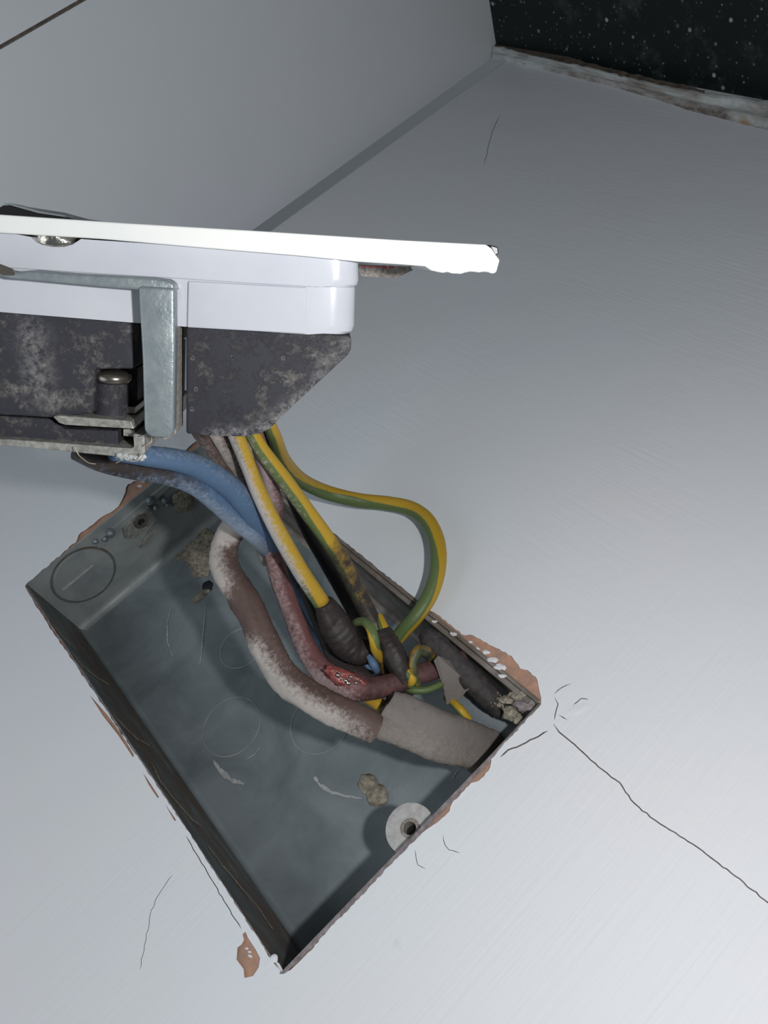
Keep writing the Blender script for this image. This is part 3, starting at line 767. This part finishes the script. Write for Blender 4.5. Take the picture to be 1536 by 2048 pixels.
# zinc strap: horizontal arm and vertical leg, standing proud
arm = [(-70, 527), (30, 545), (60, 541), (150, 548), (300, 556), (335, 560), (346, 568), (350, 582), (300, 582), (200, 574), (60, 561), (20, 558), (0, 552), (-70, 545)]
sp_ = sprism('steel_strap', arm, -1.2, 3.0, 'strap', bevel=.3, smooth=True, seg=3)
tag(sp_, 'bent zinc-plated steel strap')
sprism('strap_leg', [(276, 572), (349, 576), (350, 700), (347, 862), (338, 877), (300, 874), (288, 862), (284, 720)], -1.6, .8, 'strap', sp_, bevel=.45, smooth=True, seg=4)
sprism('strap_backing', [(300, 590), (352, 600), (352, 868), (330, 880), (296, 866)], .9, 6.5, 'strap_side', sp_, bevel=.1)
sprism('strap_slot', [(-30, 527), (0, 528), (26, 538), (29, 551), (8, 551), (-10, 543), (-30, 541)], -1.35, -1.1, 'screw', sp_, bevel=0)
# swarf: two curled hairs under the bracket and dust nubs
for i, pts in enumerate(([(150, 893), (156, 908), (166, 918), (178, 926), (192, 928)], [(245, 914), (240, 922), (232, 926)], [(252, 914), (262, 922), (280, 920), (288, 906)], [(282, 872), (300, 872), (303, 882), (292, 892)])):
    tube('dust_strand', [(u, v_, 108, 2.2) for u, v_ in pts], 'chunk', sock, per=5, ns=6, rough=.2)
for i in range(16):
    u = 236 + i * 3.6; p = SP(u, 912 + r.uniform(-3, 5), 2.2)
    lump('dust_grain', p, .28 + .25 * r.random(), 'smearw', sock, seed=i, sub=1, amp=.5)
for i, (u, v_) in enumerate(((465, 714), (392, 778), (384, 818), (385, 716), (566, 716))):
    p = SP(u, v_, 3.15); V, Fc = disc_vf(p, xw, sw, -aw, .12, .34, 0, .12, 14); mesh('moulded_pip', V, Fc, 'boot', sock)
    dustmesh(bpy.context.scene.objects[-1] if False else [o for o in sock.children if o.name.startswith('moulded_pip')][-1], lambda p: .25)

# ------------------------------------------------------------------ the wires
def wire(name, label, keys, mat, **kw):
    o = tube(name, keys, mat, **kw)
    return tag(o, label, 'wire')

# thick brown cable in a loop on the left
wire('brown_wire', 'thick dusty brown wire bowing down the left of the bundle into the grey sheath',
     [(400, 850, 150, 48), (440, 905, 156, 50), (478, 975, 166, 52), (482, 1030, 174, 54), (455, 1078, 178, 56), (448, 1125, 177, 58), (480, 1185, 174, 60), (510, 1240, 172, 60),
      (535, 1300, 170, 62), (575, 1360, 167, 62), (640, 1405, 164, 62), (705, 1435, 162, 62), (752, 1459, 162.5, 60)], 'brown',
     dust=[(0, .35), (.25, .5), (.35, .9), (.5, .85), (.56, .15), (.62, .15), (.68, .8), (.9, .8), (1, .4)], soot=[(0, .3), (.2, .25), (.4, .05), (1, .1)], ddir=(-.7, .5), rough=.07, seed=2, ns=28)
# a second brown core behind it
wire('brown_wire', 'slim brown-grey wire rising straight behind the blue pair',
     [(425, 845, 148, 40), (458, 900, 154, 38), (490, 965, 164, 34), (512, 1040, 174, 34), (535, 1120, 184, 32)], 'brown',
     dust=.75, soot=.25, rough=.04, seed=3)
# red wire, with a melted spot
rw = wire('red_wire', 'dusty faded red wire with a melted glossy spot above the grey sheath',
     [(505, 850, 150, 34), (530, 930, 158, 34), (548, 1010, 168, 36), (545, 1080, 176, 38), (557, 1150, 178, 40), (588, 1235, 176, 40), (620, 1308, 174, 42), (655, 1350, 171, 50),
      (700, 1372, 168, 56), (745, 1376, 169, 44), (800, 1362, 172, 42), (860, 1342, 175, 40), (925, 1318, 180, 36)], 'redw',
     dust=[(0, .8), (.2, .7), (.3, .35), (.45, .6), (.62, .65), (.68, .9), (.73, .5), (.77, .08), (1, .05)], soot=[(0, .15), (.2, .4), (.5, .25), (.7, .1), (.76, .5), (1, .45)], ddir=(-.4, .8), rough=.05, seed=4, ns=26)
lump('melted_spot', Q(690, 1358, 166.4), 2.6, 'burn', rw, seed=5, sub=4, scale=(1.7, .55, .75), amp=.35, axes=((cx * .93 - cy * .37).normalized(), VIEW, (cx * .37 + cy * .93).normalized()))
for i, (u, v_) in enumerate(((685, 1357), (692, 1361), (697, 1366), (712, 1366), (702, 1354), (676, 1350))):
    lump('solder_bead', Q(u, v_, 164.8), .34 + .1 * (i % 3), 'bright', rw, seed=i, sub=2, amp=.3)
# the pale dusty earth wire on the left ending in a dark sleeve
w3 = wire('earth_wire', 'green and yellow earth wire coated in white dust, running into a dark sleeve',
     [(462, 845, 144, 32), (488, 910, 150, 32), (520, 990, 156, 32), (560, 1070, 162, 34), (600, 1140, 167, 34), (638, 1198, 171, 34), (668, 1250, 174, 34), (700, 1296, 176, 32), (735, 1300, 178, 28)], 'earth',
     phase=[(0, -62), (.5, -50), (1, -30)], dust=[(0, .75), (.3, .95), (.6, .75), (.72, .2), (1, 0)], ddir=(-.9, .2), soot=[(0, 0), (.7, .1), (.78, .9), (1, 1)], seed=5)
tube('dark_sleeve', [(648, 1205, 171, 38), (664, 1240, 173, 56), (688, 1278, 174, 66), (712, 1300, 175, 62), (738, 1302, 176, 50)], 'sleeve', w3, dust=.14, rough=.1, seed=6, ns=24)
# short coil of earth conductor round the sleeve
wire('earth_wire', 'short curl of green and yellow earth wire beside the dark sleeve',
     [(702, 1256, 176, 14), (712, 1245, 173, 16), (728, 1243, 171, 18), (741, 1256, 169, 20), (748, 1280, 168, 21), (752, 1300, 170, 20), (765, 1325, 176, 18), (772, 1350, 182, 18)], 'earth',
     phase=[(0, 180), (.3, 150), (.5, 40), (.62, -20), (1, 100)], soot=[(0, .6), (.25, .35), (.35, .1), (.6, .08), (.7, .6), (1, .55)], seed=7)
# middle earth wire, sooty in its lower half
w4 = wire('earth_wire', 'middle green and yellow earth wire, bright above and blackened in its lower half',
     [(488, 838, 148, 30), (522, 898, 152, 32), (570, 962, 158, 33), (614, 1022, 164, 33), (655, 1078, 169, 33), (688, 1130, 173, 34), (718, 1190, 176, 36), (748, 1250, 177, 36), (775, 1300, 176, 38), (800, 1345, 175, 38), (822, 1385, 176, 34)], 'earth',
     phase=[(0, -75), (.3, -72), (.45, -55), (1, -60)], dust=[(0, .5), (.3, .42), (.45, .15), (.7, 0), (1, 0)], ddir=(-.9, .3), soot=[(0, .02), (.42, .05), (.5, .62), (1, .95)], seed=8)
tube('dark_sleeve', [(762, 1262, 174, 34), (776, 1290, 173, 44), (795, 1325, 172, 48), (812, 1362, 172, 40)], 'sleeve', w4, dust=.12, rough=.08, seed=9, ns=24)
# the big free loop on the right
wire('earth_wire', 'clean green and yellow earth wire making the wide free loop on the right',
     [(528, 825, 148, 26), (548, 872, HD(548, 872, 58), 29), (568, 922, HD(568, 922, 40), 30), (600, 958, HD(600, 958, 25), 30), (650, 984, HD(650, 984, 14), 30), (715, 1000, HD(715, 1000, 9), 30), (775, 1007, HD(775, 1007, 7), 30), (822, 1017, HD(822, 1017, 6), 31), (855, 1042, HD(855, 1042, 6), 33),
      (874, 1085, HD(874, 1085, 6), 33), (876, 1135, HD(876, 1135, 6), 33), (862, 1185, HD(862, 1185, 5), 32), (836, 1228, HD(836, 1228, 4), 31), (806, 1262, HD(806, 1262, 2), 30), (782, 1292, HD(782, 1292, -1), 28), (770, 1312, HD(770, 1312, -4), 26)], 'earth',
     phase=[(0, -75), (.3, -68), (.5, -95), (.6, -60), (.75, -58), (.85, -100), (1, -125)], dust=.06, soot=[(0, .22), (.15, .05), (.3, .05), (.42, .2), (.5, .12), (.6, 0), (1, 0)], seed=10)
# stub of the same kind poking out just left of it
wire('earth_wire', 'short bright green and yellow stub between the dark sleeves, left of the loop end',
     [(758, 1232, 177, 15), (766, 1252, 175, 20), (774, 1272, 174, 22), (784, 1294, 175, 20)], 'earth', phase=[(0, -65), (1, -55)], soot=[(0, .25), (.3, 0), (1, 0)], seed=11)
# blue pair
wire('blue_wire', 'upper blue wire of the pair leaving the socket on the left',
     [(225, 905, 128, 34), (290, 912, 134, 42), (350, 920, 140, 46), (400, 936, 146, 48), (450, 968, 153, 48), (492, 1008, 160, 48), (522, 1048, 167, 46), (560, 1108, 180, 36), (600, 1180, 188, 28), (645, 1262, 190, 26), (700, 1320, 190, 26), (752, 1335, 190, 22), (800, 1352, 192, 20)], 'blue',
     dust=[(0, .4), (.15, .5), (.4, .7), (.5, .4), (.6, .1), (1, 0)], soot=[(0, .3), (.1, .05), (.42, .0), (.5, .3), (.75, .5), (.8, .3), (1, .1)], ddir=(.1, -.6), seed=12, ns=24)
wire('blue_wire', 'lower blue wire of the pair, darker and greyer towards the left',
     [(150, 905, 126, 30), (205, 925, 130, 40), (270, 938, 137, 44), (340, 950, 143, 44), (395, 972, 149, 44), (440, 1008, 157, 44), (480, 1042, 164, 46), (512, 1066, 169, 48), (545, 1110, 182, 36), (580, 1180, 192, 28), (620, 1255, 196, 26), (680, 1325, 196, 26)], 'blue',
     dust=[(0, .2), (.2, .5), (.45, .7), (.55, .7), (.6, .3), (1, .1)], soot=[(0, .85), (.2, .65), (.3, .25), (.45, .1), (.55, .35), (.7, .3), (1, .35)], ddir=(-.3, .8), seed=13, ns=24)
# dark wires running along the back of the bundle
wire('black_wire', 'sooty black wire lying behind the middle earth wire',
     [(520, 845, 158, 22), (566, 950, 178, 24), (610, 1050, 186, 26), (655, 1130, 194, 28), (700, 1210, 196, 28), (735, 1280, 192, 28), (790, 1340, 188, 26)], 'sleeve', dust=.08, seed=14)
wire('black_wire', 'black insulated wire bending below the dark sleeve towards the red wire',
     [(610, 1170, 186, 30), (645, 1255, 184, 34), (672, 1312, 181, 38), (715, 1350, 178, 40), (760, 1362, 179, 34), (810, 1356, 182, 30)], 'sleeve', dust=.16, seed=15, soot=.1)
wire('blue_wire', 'tiny bright blue wire end under the dark sleeve',
     [(738, 1312, 173, 12), (744, 1322, 172.2, 16), (749, 1332, 172, 17), (754, 1342, 173, 14)], 'blue', seed=16)
# small wires right of centre
wire('earth_wire', 'olive brown curl of earth wire right of the dark sleeve',
     [(864, 1318, 176, 22), (852, 1304, 173, 24), (836, 1302, 171, 22), (826, 1320, 170, 18), (828, 1345, 170, 15), (836, 1368, 172, 14)], 'earth', phase=100, soot=[(0, .58), (.4, .62), (1, .42)], seed=17)
wire('earth_wire', 'thin green earth wire curving below the red wire on the right',
     [(808, 1372, 174, 15), (828, 1380, 173, 17), (852, 1380, 173, 15), (876, 1371, 174, 14), (900, 1356, 176, 12), (925, 1340, 180, 12)], 'earth', phase=[(0, 190), (1, 160)], soot=[(0, .12), (.6, .25), (1, .4)], seed=18)
wire('earth_wire', 'little green and yellow loop end at the tip of the long dark sleeve',
     [(808, 1330, 172, 12), (816, 1345, 170.5, 17), (824, 1358, 170, 19), (822, 1372, 171, 17)], 'earth', phase=[(0, -30), (.5, -90), (1, 180)], seed=19)
wire('earth_wire', 'short yellow piece of earth wire entering the grey sheath',
     [(716, 1385, 176, 22), (738, 1396, 174, 26), (760, 1410, 172, 27), (785, 1428, 172, 26), (815, 1446, 173, 24)], 'earth', phase=[(0, 0), (1, -10)], dust=.15, soot=[(0, .3), (.3, .02), (1, .15)], seed=20)
wire('earth_wire', 'yellow and green sliver of earth wire beyond the grey sheath',
     [(893, 1395, 180, 14), (908, 1408, 176, 18), (922, 1422, 174, 19), (938, 1440, 174, 16)], 'earth', phase=[(0, -50), (1, -50)], soot=[(0, .35), (.3, 0), (1, 0)], seed=21)

# grey sheathed cable with torn end
sh = tag(tube('sheathed_cable', [(767, 1430, 165, 92), (776, 1434, 165, 96), (820, 1449, 166, 100), (880, 1470, 168, 100), (935, 1490, 172, 96), (985, 1512, 178, 90), (1020, 1530, 182, 80)], 'grey', flat=.52, rough=.05, seed=22, ns=32, tear=1.4,
     dust=[(0, .5), (.5, .6), (1, .4)], soot=[(0, .2), (.5, .06), (1, .2)], ddir=(-.2, .9)), 'wide flat grey cable sheath with a torn end in the right corner of the box', 'cable')
tag(tube('sheathed_cable', [(905, 1388, 186, 40), (930, 1404, 184, 50), (960, 1424, 182, 52), (1000, 1448, 180, 50), (1035, 1470, 178, 44)], 'greyb', flat=.7, rough=.04, seed=23, dust=.25, soot=.15), 'smooth blue-grey cable sheath behind the torn grey one', 'cable')
# black rubber grommet / torn sleeve along the far wall
tag(tube('rubber_sleeve', [(842, 1268, 180, 20), (858, 1278, 179, 44), (900, 1318, 177, 50), (945, 1360, 176, 50), (985, 1400, 175, 46), (1005, 1425, 175, 34)], 'rubber', flat=.8, rough=.08, seed=24, dust=.06), 'black rubber sleeve lying along the right edge of the box', 'sleeve')
# torn flap of grey sheath
fl = jag([(868, 1322), (876, 1312), (900, 1322), (925, 1350), (938, 1378), (925, 1392), (910, 1408), (893, 1408), (888, 1380), (878, 1350)], .6, 8, 3)
A = [Q(u, v_, 172 + 3 * math.sin(u * .05) + (v_ - 1322) * .02) for u, v_ in fl]; B = [p - VIEW * .0011 for p in A]
V, Fc = prism_vf(A, B)
tag(mesh('sheath_flap', V, Fc, 'grey', attrs={'dust': [.3] * len(V), 'soot': [.12] * len(V)}, smooth=False), 'torn triangular flap of grey plastic sheath beside the black sleeve', 'sheath')

# mortar rubble in the right-hand corner
labs = ['pale elongated chip of mortar', 'round brown crumb of mortar', 'grey wedge of mortar', 'small dark crumb of mortar', 'pinkish crumb of mortar', 'flat chip of mortar on the rim']
for i, (u, v_, h, rr, sc) in enumerate(((1012, 1400, -3, 1.3, (1.9, .8, .8)), (1022, 1428, -4, 1.7, (1.2, 1, 1)), (1052, 1408, -3.0, 2.2, (1.4, .8, .9)), (1000, 1408, -5, 1.1, (1, 1, 1)), (1036, 1438, -4.5, 1.4, (1, 1, 1)), (1038, 1392, -2.0, 1.6, (1.6, .7, .8)))):
    ax = (w_dir((.8, .6, 0)), w_dir((0, 0, 1)), w_dir((-.6, .8, 0)))
    tag(lump('mortar_crumb', P(u, v_, h), rr * .85, 'chunk' if i != 2 else 'raw', seed=50 + i, scale=sc, amp=.45, axes=ax), labs[i] + ' in the right corner of the box', 'mortar', 'mortar crumbs in the right corner of the box')
parts = []
r = random.Random(11)
for i in range(70):
    t = r.random(); u = 985 + 80 * t + r.uniform(-16, 8); v_ = 1385 + 42 * t + r.uniform(-10, 26)
    p = P(u, v_, -3.5 + r.uniform(-1.5, 1)); s = r.uniform(.2, .6) * .001
    q = [p + Vector((r.uniform(-1, 1), r.uniform(-1, 1), r.uniform(-1, 1))) * s for _ in range(5)]
    parts.append((q, [(0, 1, 2), (0, 2, 3), (0, 3, 1), (1, 2, 4), (2, 3, 4), (3, 1, 4)]))
V, Fc = join(parts); tag(mesh('mortar_grit', V, Fc, 'chunk'), 'loose mortar grit in the right corner of the box', 'mortar', kind='stuff')
